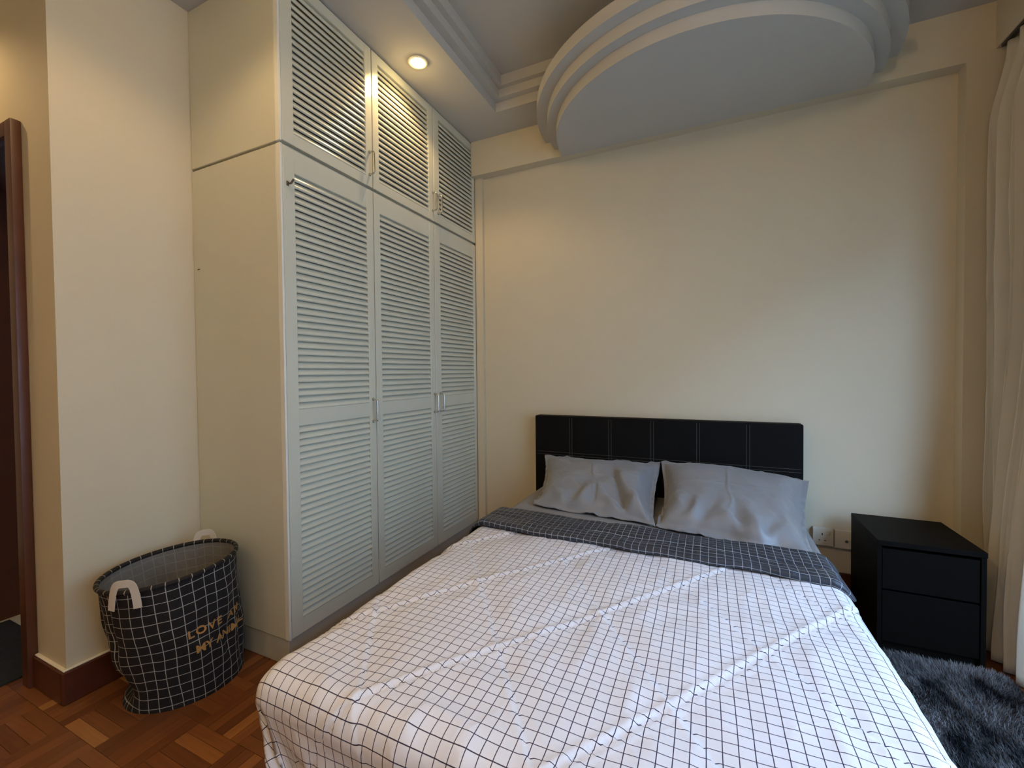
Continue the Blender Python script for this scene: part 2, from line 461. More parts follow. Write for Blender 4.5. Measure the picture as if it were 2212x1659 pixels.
# ------------------------------------------------------------------ parquet
SQ, NF = 0.2125, 5
fwid = SQ/NF
g = 0.0012
def finger_mesh(nm, w, l):
    m = MB(); m.box(-w/2+g/2, w/2-g/2, -l/2+g/2, l/2-g/2, -0.008, 0.0, 0.0006, 1)
    return m.mesh(nm)
fing = finger_mesh('finger', fwid, SQ); fing.materials.append(M['parquet'])
rest_v, rest_f = [], []
OX, OY = -0.0455, -1.972
def in_room(x, y):
    if x > 2.94 or y < YR or y > YW: return False
    if x < XL-.12 and y > YP+.12: return False
    if x < XC: return False
    return True
cnt = 0
for i in range(-13, 16):
    for j in range(-13, 11):
        for k in range(NF):
            cx0, cy0 = OX+i*SQ, OY+j*SQ
            vert = (i+j) % 2 == 0
            if vert: x, y, rz = cx0+(k+.5)*fwid, cy0+SQ/2, 0.0
            else: x, y, rz = cx0+SQ/2, cy0+(k+.5)*fwid, math.pi/2
            if not in_room(x, y): continue
            near = (-0.95 < x < 0.62) and (-2.46 < y < -1.62) and x+.9*y < .62-1.49+.55
            if near and cnt < 295:
                o = bpy.data.objects.new('parquet_finger', fing)
                COL.objects.link(o); o.parent = floor
                o.location = (x, y, random.uniform(-.0004, 0)); o.rotation_euler = (0, 0, rz); cnt += 1
            else:
                hx, hy = (fwid/2-g/2, SQ/2-g/2) if vert else (SQ/2-g/2, fwid/2-g/2)
                b = len(rest_v); zt = -0.0004*random.random()
                rest_v += [(x-hx, y-hy, zt), (x+hx, y-hy, zt), (x+hx, y+hy, zt), (x-hx, y+hy, zt)]
                rest_v += [(p[0], p[1], -0.008) for p in rest_v[b:b+4]]
                rest_f += [(b, b+1, b+2, b+3)] + [(b+q, b+4+q, b+4+(q+1) % 4, b+(q+1) % 4) for q in range(4)]
ro = link('parquet_fingers', mesh('parquet_fingers', rest_v, rest_f), M['parquet'], floor); ro['kind'] = 'stuff'

# ------------------------------------------------------------------ wardrobe
def slat_section(w=0.037, th=0.0115, tilt=math.radians(58)):
    """rounded louvre blade, room edge low (towards +x), inner edge high"""
    pts = []
    h = th/2
    for s_, a0 in ((1, -90), (-1, 90)):
        for k in range(4):
            a = math.radians(a0+k*60)
            pts.append((s_*(w/2-h)+h*math.cos(a), h*math.sin(a)))
    c, s = math.cos(-tilt), math.sin(-tilt)
    return [(p[0]*c-p[1]*s, p[0]*s+p[1]*c) for p in pts]
SEC = slat_section()
def slat_mesh(length):
    m = MB(); m.prism(SEC, 'y', -length/2, length/2)
    me = m.mesh('slat', smooth=True, angle=75); me.materials.append(M['ward']); return me
XD0, XD1 = -0.025, 0.0          # door thickness
def make_handle(parent, y, zc):
    L, pr, r = 0.116, 0.032, 0.0052
    z0, z1 = zc-L/2, zc+L/2
    pts = [(XD1-.002, y, z0), (XD1+pr-.012, y, z0+.001)]
    for k in range(1, 5):
        a = math.pi/2*k/4; pts.append((XD1+pr-.012+.012*math.sin(a), y, z0+.001+.012*(1-math.cos(a))))
    for k in range(0, 5):
        a = math.pi/2*k/4; pts.append((XD1+pr-.012+.012*math.cos(a), y, z1-.001-.012*(1-math.sin(a))))
    pts.append((XD1-.002, y, z1))
    m = MB(); m.tube(pts, r, 10)
    for z in (z0, z1): m.tube([(XD1-.001, y, z), (XD1+.004, y, z)], .008, 12)
    return m.build('handle', M['chrome'], parent, smooth=True)
PITCH_S = 0.0292
def make_door(parent, y0, y1, z0, z1, bays, sl, sr, hy, hz):
    """stile-and-rail frame with louvre bays [(za, zb), ...]"""
    m = MB(); bv = .002
    m.box(XD0, XD1, y0, y0+sl, z0, z1, bv, 1).box(XD0, XD1, y1-sr, y1, z0, z1, bv, 1)
    zs = [z0]+[z for b in bays for z in b]+[z1]
    for a, b in zip(zs[0::2], zs[1::2]): m.box(XD0, XD1-.0012, y0+sl-.002, y1-sr+.002, a, b, .0015, 1)
    d = m.build('door', M['ward'], parent)
    ya, yb = y0+sl, y1-sr
    sm = slat_mesh(yb-ya+.006)
    for (za, zb) in bays:
        n = int(round((zb-za)/PITCH_S)); p = (zb-za)/n
        for k in range(n):
            s = bpy.data.objects.new('slat', sm); COL.objects.link(s); s.parent = d
            s.location = (-.0125, (ya+yb)/2, za+(k+.5)*p)
    make_handle(d, hy, hz)
    return d
BOT = thing('louvred_wardrobe', 'tall pale sage louvred wardrobe with three doors beside the bed', 'wardrobe', (-.3, -.8, 0))
TOP = thing('overhead_louvred_cabinet', 'pale sage louvred cabinet row atop the wardrobe under the ceiling', 'cabinet', (-.3, -.8, ZSPLIT+.006))
PT = .018
xb = XL+.002
def carcass(parent, z0, z1, base):
    MB().box(xb, XD0-.001, WL, WL+PT, z0, z1, .002, 1).build('side_panel', M['ward'], parent)
    MB().box(xb, XD0-.001, WE-PT, WE-.001, z0, z1).build('side_panel', M['ward'], parent)
    MB().box(xb, XD0-.001, WL+PT, WE-PT, z0, z0+PT).build('bottom_panel', M['ward'], parent)
    MB().box(xb, XD0-.001, WL+PT, WE-PT, z1-PT, z1).build('top_panel', M['ward'], parent)
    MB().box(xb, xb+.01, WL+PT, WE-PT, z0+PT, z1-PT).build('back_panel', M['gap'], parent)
    MB().box(XD0+.0, XD1+.001, WL-.001, WL+.009, z0, z1, .003, 2).build('edge_strip', M['wardedge'], parent)
carcass(BOT, ZPL, ZSPLIT-.004, True)
carcass(TOP, ZSPLIT+.006, ZS-.002, False)
MB().box(xb, -.012, WL+.004, WE-.001, 0.001, ZPL-.001, .002, 1).build('plinth', M['plinth'], BOT)
DY = [(WL+.0115, -1.0863), (-1.0808, -0.5273), (-0.5218, WE-.002)]
for i, (a, b) in enumerate(DY):
    hl = (-1.112, -0.548, -0.480)[i]
    hu = (-1.110, -0.540, -0.480)[i]
    sl = (.058, .047, .062)[i]; sr = (.048, .052, .036)[i]
    make_door(BOT, a, b, ZPL+.002, ZSPLIT-.006, [(.182, 1.017), (1.088, 2.095)], sl, sr, hl, 1.048)
    make_door(TOP, a, b, ZSPLIT+.011, ZS-.006, [(2.262, 2.885)], sl, sr, hu, 2.331)
# small stuck-on hook and a chip in the paint
hk = thing('metal_hook', 'small dull metal hook on the wardrobe door beside its top corner', 'hook', (0.001, -1.603, 2.05))
MB().tube([(0.0005, -1.603, 2.040), (0.022, -1.603, 2.036), (0.036, -1.600, 2.052)], .0045, 8).build('hook_arm', M['steel'], hk, smooth=True)
MB().box(0.0003, .003, -1.609, -1.597, 2.031, 2.049, .0008, 1).build('hook_plate', M['steel'], hk)
MB().tube([(-.575, WL-.0004, 1.735), (-.567, WL-.0006, 1.7375), (-.560, WL-.0004, 1.736)], .0022, 6).build('paint_chip', M['gap'], BOT)

# ------------------------------------------------------------------ bed
BX0, BX1 = 0.568, 2.027
bxc = (BX0+BX1)/2
YF = -2.205
bed = thing('queen_bed', 'black bed with stitched leatherette headboard and a grey mattress', 'bed', (bxc, -1.1, 0))
MB().box(0.515, 2.045, -2.10, -0.04, 0.075, 0.215, .02, 3).build('bed_base', M['bedbase'], bed, smooth=True)
for x in (0.57, 2.01):
    for y in (-2.04, -0.2):
        MB().lathe([(0.0, 0.0), (.022, 0.0), (.030, .075), (0.0, .075)], (x, y, 0.0), 16).build('leg', M['bedbase'], bed, smooth=True)
m = MB(); m.box(0.565, 2.025, -2.12, -0.075, 0.216, 0.455, .055, 5)
mt = m.build('mattress', M['matt'], bed, smooth=True)
m = MB(); m.box(0.558, 2.032, -1.30, -0.068, 0.235, 0.470, .06, 6)
m.build('fitted_sheet', M['sheet'], bed, smooth=True)
HX0, HX1, HZ, HY0 = 0.5014, 2.0555, 0.9396, -0.062
hb = MB().box(HX0, HX1, HY0, 0.026, 0.06, HZ, .012, 4).build('headboard', M['black'], bed, smooth=True)
def thread(x0, x1, z0, z1):
    m = MB()
    y = HY0-.0004
    m.box(x0, x1, y-.0008, y+.0014, z0, z1)
    m.build('stitching', M['stitch'], hb)
for k in range(1, 6):
    x = HX0+(HX1-HX0)*k/6-.004
    for d in (-.008, .008): thread(x+d-.0009, x+d+.0009, 0.45, HZ-.011)
for d in (-.009, .009): thread(HX0+.010, HX1-.010, 0.686+d-.0008, 0.686+d+.0008)

# duvet ------------------------------------------------------------
ZT = 0.497
RR = 0.062
hxf = (BX1-BX0)/2-RR
def quilt(x, y):
    """puffs between diagonal seams 0.35 m apart, plus soft creases"""
    p = (0.81*x-0.585*y-1.978)/0.357
    q = (0.81*x+0.588*y-0.131)/0.34
    sp = np.abs(p-np.round(p)); sq = np.abs(q-np.round(q))
    puff = 0.0075*np.minimum(1, sp*5)**.6*np.minimum(1, sq*5)**.6
    ridge = 0.0042*np.exp(-((sp-.035)/.014)**2)+0.0018*np.exp(-((sq-.03)/.014)**2)
    fp = p-np.floor(p); fq = q-np.floor(q)
    ridge = ridge+.0066*np.exp(-(1-fp)/.085)+.0052*np.exp(-(1-fq)/.07)      # lip of the pleat along each seam
    n1 = vnoise(x*3.1+5, y*3.1, 3)*.006+(1-np.abs(vnoise(x*7.3, y*7.3+9, 4)))*.006
    n2 = (1-np.abs(vnoise(x*15+40, y*13, 5)))*.0028
    pk = np.exp(-sp*12)*np.sin((x*.585+y*.81)*150+3*vnoise(x*9, y*9, 8))*.0009
    return puff+ridge+n1+n2+pk, p, q
def drape(u, v, yhead, off, seamshift=True, hang_taper=True):
    """cloth coordinates (u across, v down the bed) -> points on the bed with rounded, hanging sides"""
    vf = yhead-(YF+RR)                       # length of the flat part
    cu = np.clip(u, -hxf, hxf); a = u-cu
    cv = np.minimum(v, vf); b = v-cv
    d = (a**4+b**4)**.25+1e-9            # squarish corners
    R = RR+off
    th = np.minimum(d/R, math.pi/2)
    ex = np.maximum(0, d-R*math.pi/2)
    H = R*np.sin(th); D = R*(1-np.cos(th))+ex
    wav = .012*np.sin(u*21+2*vnoise(u*4, v*4, 17))*np.minimum(1, ex/.12)+.008*vnoise(u*16+3, v*9, 18)*np.minimum(1, ex/.1)
    # loose pucker where the two hems meet at the corner
    ang = np.arctan2(b, np.abs(a)+1e-9)
    corner = (np.abs(a) > 1e-6)*(b > 1e-6)
    wav = wav+corner*.018*np.sin(ang*9)*np.minimum(1, ex/.08)
    H = H+wav-.10*ex*corner
    x = bxc+cu+H*a/d; y = yhead-cv-H*b/d; z = ZT+off-D
    # the near corner by the wardrobe is drawn in towards the middle as it hangs
    wl = np.clip((-u-hxf+.30)/.40, 0, 1)*np.clip(b/.07, 0, 1)
    x = x+wl*(.020+.62*ex)
    return x, y, z
def cloth_mesh(name, u, v, yhead, off, flat=1.0, thick=None, mat=None):
    U, V = np.meshgrid(u, v, indexing='ij')
    x, y, z = drape(U, V, yhead, off)
    h, p, q = quilt(bxc+U, yhead-V)
    e = .004
    # displace along the surface normal
    x1, y1, z1 = drape(U+e, V, yhead, off); x2, y2, z2 = drape(U, V+e, yhead, off)
    n = np.cross(np.stack([x1-x, y1-y, z1-z], -1), np.stack([x2-x, y2-y, z2-z], -1))
    n = -n/np.maximum(np.linalg.norm(n, axis=-1, keepdims=True), 1e-12)
    n = np.where(n[..., 2:3] < -0.2, -n, n)
    fl = np.clip((z-(ZT-.10))/.10, .35, 1)*flat
    P = np.stack([x, y, z], -1)+n*(h*fl)[..., None]
    # the check jumps a little at every seam, where cloth is taken up
    sh = .006*(np.floor(p)+sstep(.46, .54, p-np.floor(p)-.0))
    uv = np.stack([U+.004*np.round(q), V+.0], -1)
    jump = np.tanh((p-np.round(p))*25)*.5
    uv[..., 0] = U+.009*jump*np.exp(-np.abs(p-np.round(p))*5)
    uv[..., 1] = V+.007*np.tanh((q-np.round(q))*25)*.5*np.exp(-np.abs(q-np.round(q))*5)
    me = mesh(name, P.reshape(-1, 3), grid_faces(len(u), len(v)), True, uv.reshape(-1, 2))
    me.materials.append(mat)
    return me, P
duv = thing('quilted_duvet', 'white check quilted duvet with its charcoal underside folded back', 'duvet', (bxc, -1.6, 0.45))
uu = np.arange(-hxf-.15, hxf+.33, .0085)
vv = np.arange(0, 1.19+.50, .0085)
YH = -0.93
me, _ = cloth_mesh('cover', uu, vv, YH, 0.0, 1.0, mat=M['duvet'])
link('cover', me, None, duv)
# turned-down band: lies on top, rolls over at the head end and has a rounded free edge
uu = np.arange(-hxf-.16, hxf+.085, .0095)
prof = []                                     # (y, dz) along the band
for k in range(9):
    a = math.pi*1.0*k/8
    prof.append((-0.825+.022*math.cos(a-math.pi/2)*1.0+0*a, -.044+.044*(1-math.cos(a))/1.0*.5*1.0))
prof = [(-0.842, -.050), (-0.832, -.046), (-0.825, -.036), (-0.823, -.024), (-0.826, -.010), (-0.833, .001), (-0.845, .008)]
yy = -0.855
while yy > -1.078: prof.append((yy, .011)); yy -= .0085
prof += [(-1.083, .008), (-1.088, .002), (-1.089, -.006), (-1.086, -.014)]
prof = np.array(prof)
U, K = np.meshgrid(uu, np.arange(len(prof)), indexing='ij')
ydev = .012*vnoise(U*2.2+3, U*0, 31)+.006*vnoise(U*7, U*0, 33)
skew = -.022*(U+.1)/hxf
yb = prof[K, 0]+ydev*sstep(4, 20, K)+skew+.5*ydev
v0 = np.zeros_like(U)
x, y_, z = drape(U, np.full_like(U, .3), YH, .024)
sn = np.cumsum(np.hypot(np.diff(prof[:, 0], prepend=prof[0, 0]), np.diff(prof[:, 1], prepend=prof[0, 1])))
hh = .005*vnoise(U*6, yb*6, 35)+.005*(1-np.abs(vnoise(U*5+yb*3, yb*16, 36)))+.003*(1-np.abs(vnoise(U*17, yb*12, 37)))
hh -= .006*np.exp(-((yb+.985+.02*np.sin(U*3))/.006)**2)
nx = np.where(np.abs(U) > hxf, np.sin(np.clip((np.abs(U)-hxf)/(RR+.016), 0, math.pi/2))*np.sign(U), 0)
nz_ = np.where(np.abs(U) > hxf, np.cos(np.clip((np.abs(U)-hxf)/(RR+.016), 0, math.pi/2)), 1)
off = (prof[K, 1]+hh)*(1-.6*sstep(hxf, hxf+.085, np.abs(U)))-.010*sstep(hxf, hxf+.085, U)
P = np.stack([x+nx*off, yb, z+nz_*off], -1)
uvs = np.stack([U+.25*ydev, sn[K]+.4*skew+.003*vnoise(U*9, yb*9, 40)], -1)
me = mesh('turned_down_edge', P.reshape(-1, 3), grid_faces(len(uu), len(prof)), True, uvs.reshape(-1, 2))
me.materials.append(M['fold'])
tag(link('turned_down_edge', me, None, duv), 'charcoal check underside folded back at the head end')

# pillows ----------------------------------------------------------
def pillow(label, BL, BR, TL, TR, seed, thick=.105, flap=False):
    """corners of the seam line: bottom-left/right, top-left/right"""
    BL, BR, TL, TR = [np.array(p, float) for p in (BL, BR, TL, TR)]
    fl = .075
    n1, n2 = 110, 84
    s = np.linspace(-1-fl, 1+fl, n1); t_ = np.linspace(-1-fl*1.3, 1+fl*1.3, n2)
    S, T = np.meshgrid(s, t_, indexing='ij')
    def base(S, T):
        a = ((S+1)/2)[..., None]; q = ((T+1)/2)[..., None]
        bot = BL*(1-a)+BR*a; top = TL*(1-a)+TR*a
        sag = np.clip(q, 0, 1)
        P = bot*(1-q)+top*q
        P[..., 2] -= (.055*np.sin(np.pi*sag))[..., 0]
        P[..., 1] += (.035*np.sin(np.pi*sag))[..., 0]*.6
        # edges wander, corners stick out
        P[..., 0] += -.018*S*(1-T**2)*np.exp(-0*S)+.006*vnoise(T*2.5+seed, S*1.5, seed+1)
        P[..., 2] += .010*vnoise(S*2.2+seed, T*0+seed, seed+2)*sstep(.2, 1, T)
        P[..., 1] += .022*vnoise(S*2.7+seed*3, T*0+1, seed+5)*sstep(-.3, -1, T)
        return P
    B = base(S, T); e = .01
    d1 = base(S+e, T)-B; d2 = base(S, T+e)-B
    n = np.cross(d1, d2); n /= np.linalg.norm(n, axis=-1, keepdims=True)
    if n[n1//2, n2//2, 2] < 0: n = -n
    sc = np.clip(np.abs(S), 0, 1); tc = np.clip(np.abs(T), 0, 1)
    body = np.sqrt(np.clip(1-sc**3.2, 0, 1))*np.sqrt(np.clip(1-tc**2.6, 0, 1))
    inside = (np.abs(S) < 1)*(np.abs(T) < 1)
    edge = np.minimum(1-sc, 1-tc)
    wr = .016*vnoise(S*2.4+seed, T*1.8, seed+7)
    # gathers fanning up from the lower seam
    fan = np.exp(-((T+1)/.55)**2)
    ph = S*13+1.2*T*np.sign(S-.1)*3+2.2*vnoise(S*3+seed, T*2, seed+9)
    wr += .019*fan*np.sin(ph)*sstep(-.9, .1, S*(1 if seed % 2 else -1)+.4)
    wr += .004*(1-np.abs(vnoise(S*5+T*3+seed, T*4-S*2, seed+11)))
    wr += .0012*(1-np.abs(vnoise(S*11+T*5, T*9, seed+13)))
    # pressed fold lines
    wr += .006*np.exp(-((S-.0+.03*np.sin(T*3))/.014)**2)*sstep(1, .6, np.abs(T))+.004*np.exp(-((T-.22)/.018)**2)
    if flap:
        # right end folded over in a broad smooth plane with a valley beside it
        c = S-.42-.20*(-T)
        wr += .030*sstep(-.02, .16, c)*sstep(1.0, .8, S)*sstep(.75, .35, T)-.018*np.exp(-(c/.05)**2)*sstep(.6, .1, T)
    wr = wr*np.minimum(1, edge*6)
    F = B+n*((thick*body+wr)*inside+.0022)[..., None]
    K_ = B-n*((thick*.42*body)*inside+.0022)[..., None]
    rip = ~inside
    rw = (.014*vnoise(S*5+seed, T*5, seed+21)+.005*vnoise(S*13, T*13, seed+22))*np.clip(np.maximum(np.abs(S)-1, (np.abs(T)-1)*.8)/fl, 0, 1)
    F += n*(rw*rip)[..., None]; K_ += n*(rw*rip)[..., None]
    low = .472
    F[..., 2] = np.maximum(F[..., 2], low+.004); K_[..., 2] = np.maximum(K_[..., 2], low)
    lim = HY0-.006
    F[..., 1] = np.minimum(F[..., 1], lim-.004); K_[..., 1] = np.minimum(K_[..., 1], lim)
    uv = np.stack([S*.36, T*.25], -1)
    V = np.concatenate([F.reshape(-1, 3), K_.reshape(-1, 3)])
    f1 = grid_faces(n1, n2); N = n1*n2
    faces = f1+[tuple(N+i for i in q[::-1]) for q in f1]
    rim = [i*n2 for i in range(n1)]+[(n1-1)*n2+j for j in range(1, n2)]+[i*n2+n2-1 for i in range(n1-2, -1, -1)]+[j for j in range(n2-2, 0, -1)]
    for k in range(len(rim)):
        a, b = rim[k], rim[(k+1) % len(rim)]; faces.append((b, a, N+a, N+b))
    me = mesh('pillow', V, faces, True, np.concatenate([uv.reshape(-1, 2)]*2))
    me.materials.append(M['sateen'])
    return tag(link('pillow', me), label, 'pillow', 'grey pillows against the headboard')
pillow('crumpled grey pillow nearer the wardrobe, its inner end folded over', (.700, -.560, .492), (1.325, -.620, .492), (.625, -.135, .672), (1.300, -.135, .672), 3, .095, True)
pillow('plump grey pillow on the nightstand side of the bed', (1.385, -.640, .492), (1.955, -.780, .492), (1.360, -.135, .690), (2.035, -.150, .655), 6, .125)

# ------------------------------------------------------------------ nightstand
NX0, NX1, NY0, NY1, NZ = 2.2575, 2.6075, -0.4847, -0.0847, 0.494
ns = thing('two_drawer_nightstand', 'black-brown two-drawer nightstand between the bed and the curtain', 'nightstand', ((NX0+NX1)/2, (NY0+NY1)/2, 0))
MB().box(NX0, NX1, NY0, NY1, NZ-.022, NZ, .0015, 1).build('top', M['stand'], ns)
MB().box(NX0+.001, NX0+.017, NY0+.006, NY1, 0.0, NZ-.0222).build('side_panel', M['stand'], ns)
MB().box(NX1-.017, NX1-.001, NY0+.006, NY1, 0.0, NZ-.0222).build('side_panel', M['stand'], ns)
MB().box(NX0+.0175, NX1-.0175, NY1-.008, NY1-.002, 0.03, NZ-.0222).build('back_panel', M['stand'], ns)
MB().box(NX0+.0175, NX1-.0175, NY0+.03, NY1-.009, 0.03, 0.046).build('bottom_panel', M['stand'], ns)
MB().box(NX0+.0175, NX1-.0175, NY0+.03, NY0+.045, 0.0, 0.0295).build('kickboard', M['stand'], ns)
for z0, z1 in ((.050, .272), (.281, .457)):
    d = MB().box(NX0+.019, NX1-.019, NY0+.010, NY0+.026, z0, z1, .002, 1).build('drawer', M['stand'], ns)
    MB().box(NX0+.019, NX1-.019, NY0+.0085, NY0+.0095, z1-.004, z1).build('drawer_lip', M['stand'], d)
    MB().box(NX0+.03, NX1-.03, NY0+.0265, NY1-.03, z0+.01, z1-.03).build('drawer_box', M['stand'], d)

# ------------------------------------------------------------------ sockets
def socket(x0, x1, z0, z1, holes, label, cat):
    s = thing('wall_socket' if holes else 'blank_wall_plate', label, cat, ((x0+x1)/2, YW, z0))
    yb_ = YW-.0005
    MB().box(x0+.002, x1-.002, yb_-.020, yb_, z0+.002, z1-.002).build('back_box', M['plate'], s)
    p = MB().box(x0, x1, yb_-.029, yb_-.0205, z0, z1, .003, 2).build('face_plate', M['plate'], s, smooth=True)
    xc = (x0+x1)/2; yf = yb_-.0293
    if holes:
        for (a, b, c, d) in ((-.0025, .0025, .008, .020), (-.0165, -.0085, -.022, -.018), (.0085, .0165, -.022, -.018)):
            MB().box(xc+a-.004, xc+b-.004, yf-.0004, yf+.001, (z0+z1)/2+c, (z0+z1)/2+d).build('pin_hole', M['hole'], p)
        MB().box(xc+.016, xc+.031, yf-.004, yf+.001, z1-.034, z1-.014, .002, 1).build('rocker_switch', M['plate'], p)
    else:
        MB().lathe([(0.0, -.0004), (.007, -.0004), (.008, 0.0)], (0, 0, 0), 14).build('centre_mark', M['stitch'], p)
        o = p.children[0]; o.matrix_parent_inverse = Matrix.Identity(4)
        o.matrix_parent_inverse = world_of(p).inverted(); o.rotation_euler = (math.radians(-90), 0, 0); o.location = (xc+.006, yf+.0002, (z0+z1)/2-.008)
socket(2.113, 2.206, .270, .366, True, 'ivory switched three-pin wall socket beside the pillow', 'socket')
socket(2.212, 2.305, .266, .362, False, 'blank ivory wall plate between the socket and nightstand', 'wall plate')

# ------------------------------------------------------------------ curtain
cu = thing('cream_curtain', 'cream curtain hanging in folds beside the nightstand', 'curtain', (2.82, -.3, 0))
ns_ = 260; nz2 = 70
s = np.linspace(0, 1, ns_); zz = np.linspace(0.012, 2.700, nz2)
S, Z = np.meshgrid(s, zz, indexing='ij')
ph = S*2*math.pi*6+.9*np.sin(S*9)+.25*vnoise(S*6, Z*.8, 51)
yb = -0.055-.52*S
gath = sstep(2.70, 2.3, Z)
amp = (.018+.040*gath)*(1+.35*vnoise(S*5+2, Z*0, 52))
bul = sstep(1.5, .15, Z)*sstep(.22, .6, S)
sw = np.sin(ph); sw = np.sign(sw)*np.abs(sw)**.6
xx = 2.822-.020*gath+amp*sw*(1-.45*bul)-.105*bul+.006*vnoise(S*20, Z*3, 53)
ycur = yb+.016*np.cos(ph*1.0+.6)*gath+.008*vnoise(S*8, Z*2, 54)
P = np.stack([xx, ycur, Z], -1)
me = mesh('curtain_cloth', P.reshape(-1, 3), grid_faces(ns_, nz2), True)
co = link('curtain_cloth', me, M['curtain'], cu)
sol = co.modifiers.new('thickness', 'SOLIDIFY'); sol.thickness = .002
tag(MB().box(2.805, 2.825, -3.2, -.06, 2.7085, 2.7215).build('curtain_rail', M['rail']), 'thin dark curtain track under the pelmet', 'curtain rail')

# ------------------------------------------------------------------ furry rug
rug = thing('shaggy_rug', 'charcoal shaggy rug on the floor beside the bed and nightstand', 'rug', (2.3, -1.5, 0))
RX0, RX1, RY0, RY1 = 2.062, 2.655, -2.85, -0.497
MB().box(RX0, RX1, RY0, RY1, 0.0005, .012, .004, 1).build('backing', M['fur'], rug)
def fur(n):
    x = RNG.uniform(RX0, RX1, n); y = RNG.uniform(RY0, RY1, n)
    fx = vnoise(x*5+3, y*5, 61); fy = vnoise(x*5, y*5+7, 62)
    L = .022+.012*RNG.random(n)+.012*vnoise(x*7, y*7, 63)
    dx = (.75*fx-.35+.35*RNG.normal(size=n)); dy = (.75*fy-.25+.35*RNG.normal(size=n)); dz = .75+0*x
    nn = np.sqrt(dx*dx+dy*dy+dz*dz); dx, dy, dz = dx/nn*L, dy/nn*L, dz/nn*L
    a = RNG.uniform(0, math.pi, n); w = .0022
    wx, wy = np.cos(a)*w, np.sin(a)*w
    z0 = np.full(n, .010)
    tipx = np.clip(x+dx, RX0-.02, RX1+.012); tipy = np.minimum(y+dy, RY1+.010)
    V = np.stack([np.stack([x-wx, y-wy, z0], -1), np.stack([x+wx, y+wy, z0], -1), np.stack([tipx, tipy, z0+dz], -1)], 1).reshape(-1, 3)
    me = bpy.data.meshes.new('pile')
    me.vertices.add(3*n); me.vertices.foreach_set('co', V.astype(np.float32).ravel())
    me.loops.add(3*n); me.loops.foreach_set('vertex_index', np.arange(3*n, dtype=np.int32))
    me.polygons.add(n); me.polygons.foreach_set('loop_start', np.arange(0, 3*n, 3, dtype=np.int32))
    try: me.polygons.foreach_set('loop_total', np.full(n, 3, dtype=np.int32))
    except Exception: pass
    me.update(calc_edges=True); me.validate()
    return me
tag(link('pile', fur(170000), M['fur'], rug), kind='stuff')

# dark mat across the bathroom threshold
mm = thing('door_mat', 'thin charcoal mat lying across the bathroom doorway', 'mat', (-1.3, -2.15, 0))
MB().box(-1.62, -.965, -2.46, -1.985, .0005, .009, .003, 2).build('mat_body', M['mat'], mm, smooth=True)

# ------------------------------------------------------------------ laundry basket
bk = thing('laundry_basket', 'black check fabric laundry basket in the corner beside the wardrobe', 'laundry basket', (-.335, -1.875, 0))
RC = np.array([-.328, -1.905, .495]); BC = np.array([-.338, -1.852, 0.0])
RR_, RB_ = .212, .192
NA, NZB = 180, 60
def basket_pt(A, t_, inset=0.0):
    """A angle, t_ 0 at the floor .. 1 at the rim"""
    A = np.asarray(A); An = (A+1.78) % (2*np.pi); An = np.where(An > 2*np.pi-1e-6, 0.0, An)
    An = 3.1*np.abs(An/np.pi-1)+1.7*np.sin(An)          # continuous round the seam
    cx = BC[0]*(1-t_)+RC[0]*t_; cy = BC[1]*(1-t_)+RC[1]*t_
    r = RB_*(1-t_)+RR_*t_
    r = r*(1+.035*np.cos(2*(A-1.08)))
    mid = np.sin(np.pi*np.clip(t_, 0, 1))
    r = r+.010*mid*vnoise(An*2.5+20, t_*3, 71)+.005*mid*vnoise(An*5+20, t_*7, 72)
    # lower front-left side has buckled inwards above the base flap
    da = (A-(-1.95)+np.pi) % (2*np.pi)-np.pi
    r = r-.055*np.exp(-(da/.42)**2)*np.exp(-((t_-.16)/.11)**2)+.010*np.exp(-(da/.5)**2)*np.exp(-(t_/.05)**2)
    db = (A-(-1.62)+np.pi) % (2*np.pi)-np.pi
    r = r-.014*np.exp(-(db/.07)**2)*mid
    z = t_*(RC[2]+.018*np.cos(A-1.0))
    r = r-inset
    return np.stack([cx+r*np.cos(A), cy+r*np.sin(A), z], -1)
def basket_shell(name, inset, mat, t0=0.0):
    A, T = np.meshgrid(np.linspace(-1.78, -1.78+2*np.pi, NA+1), np.linspace(t0, 1, NZB), indexing='ij')
    P = basket_pt(A, T, inset)
    # the print: cloth coordinates in metres, seam placed at the front-left fold
    uv = np.stack([(A+1.78)*.2+.004*vnoise(A*3+20, T*4, 73), T*.495+.004*vnoise(A*4+20, T*5, 74)], -1)
    me = mesh(name, P.reshape(-1, 3), grid_faces(NA+1, NZB), True, uv.reshape(-1, 2)); me.materials.append(mat)
    return link(name, me, None, bk)
side = basket_shell('side', 0.0, M['basket'])
basket_shell('lining', .004, M['lining'], .012)
a_ = np.linspace(0, 2*np.pi, 64, endpoint=False)
Pb = basket_pt(a_, np.full(64, .012), .003)
me = mesh('base', [tuple(p) for p in Pb], [tuple(range(64))], False, np.stack([Pb[:, 0], Pb[:, 1]], -1)); me.materials.append(M['lining'])
link('base', me, None, bk)
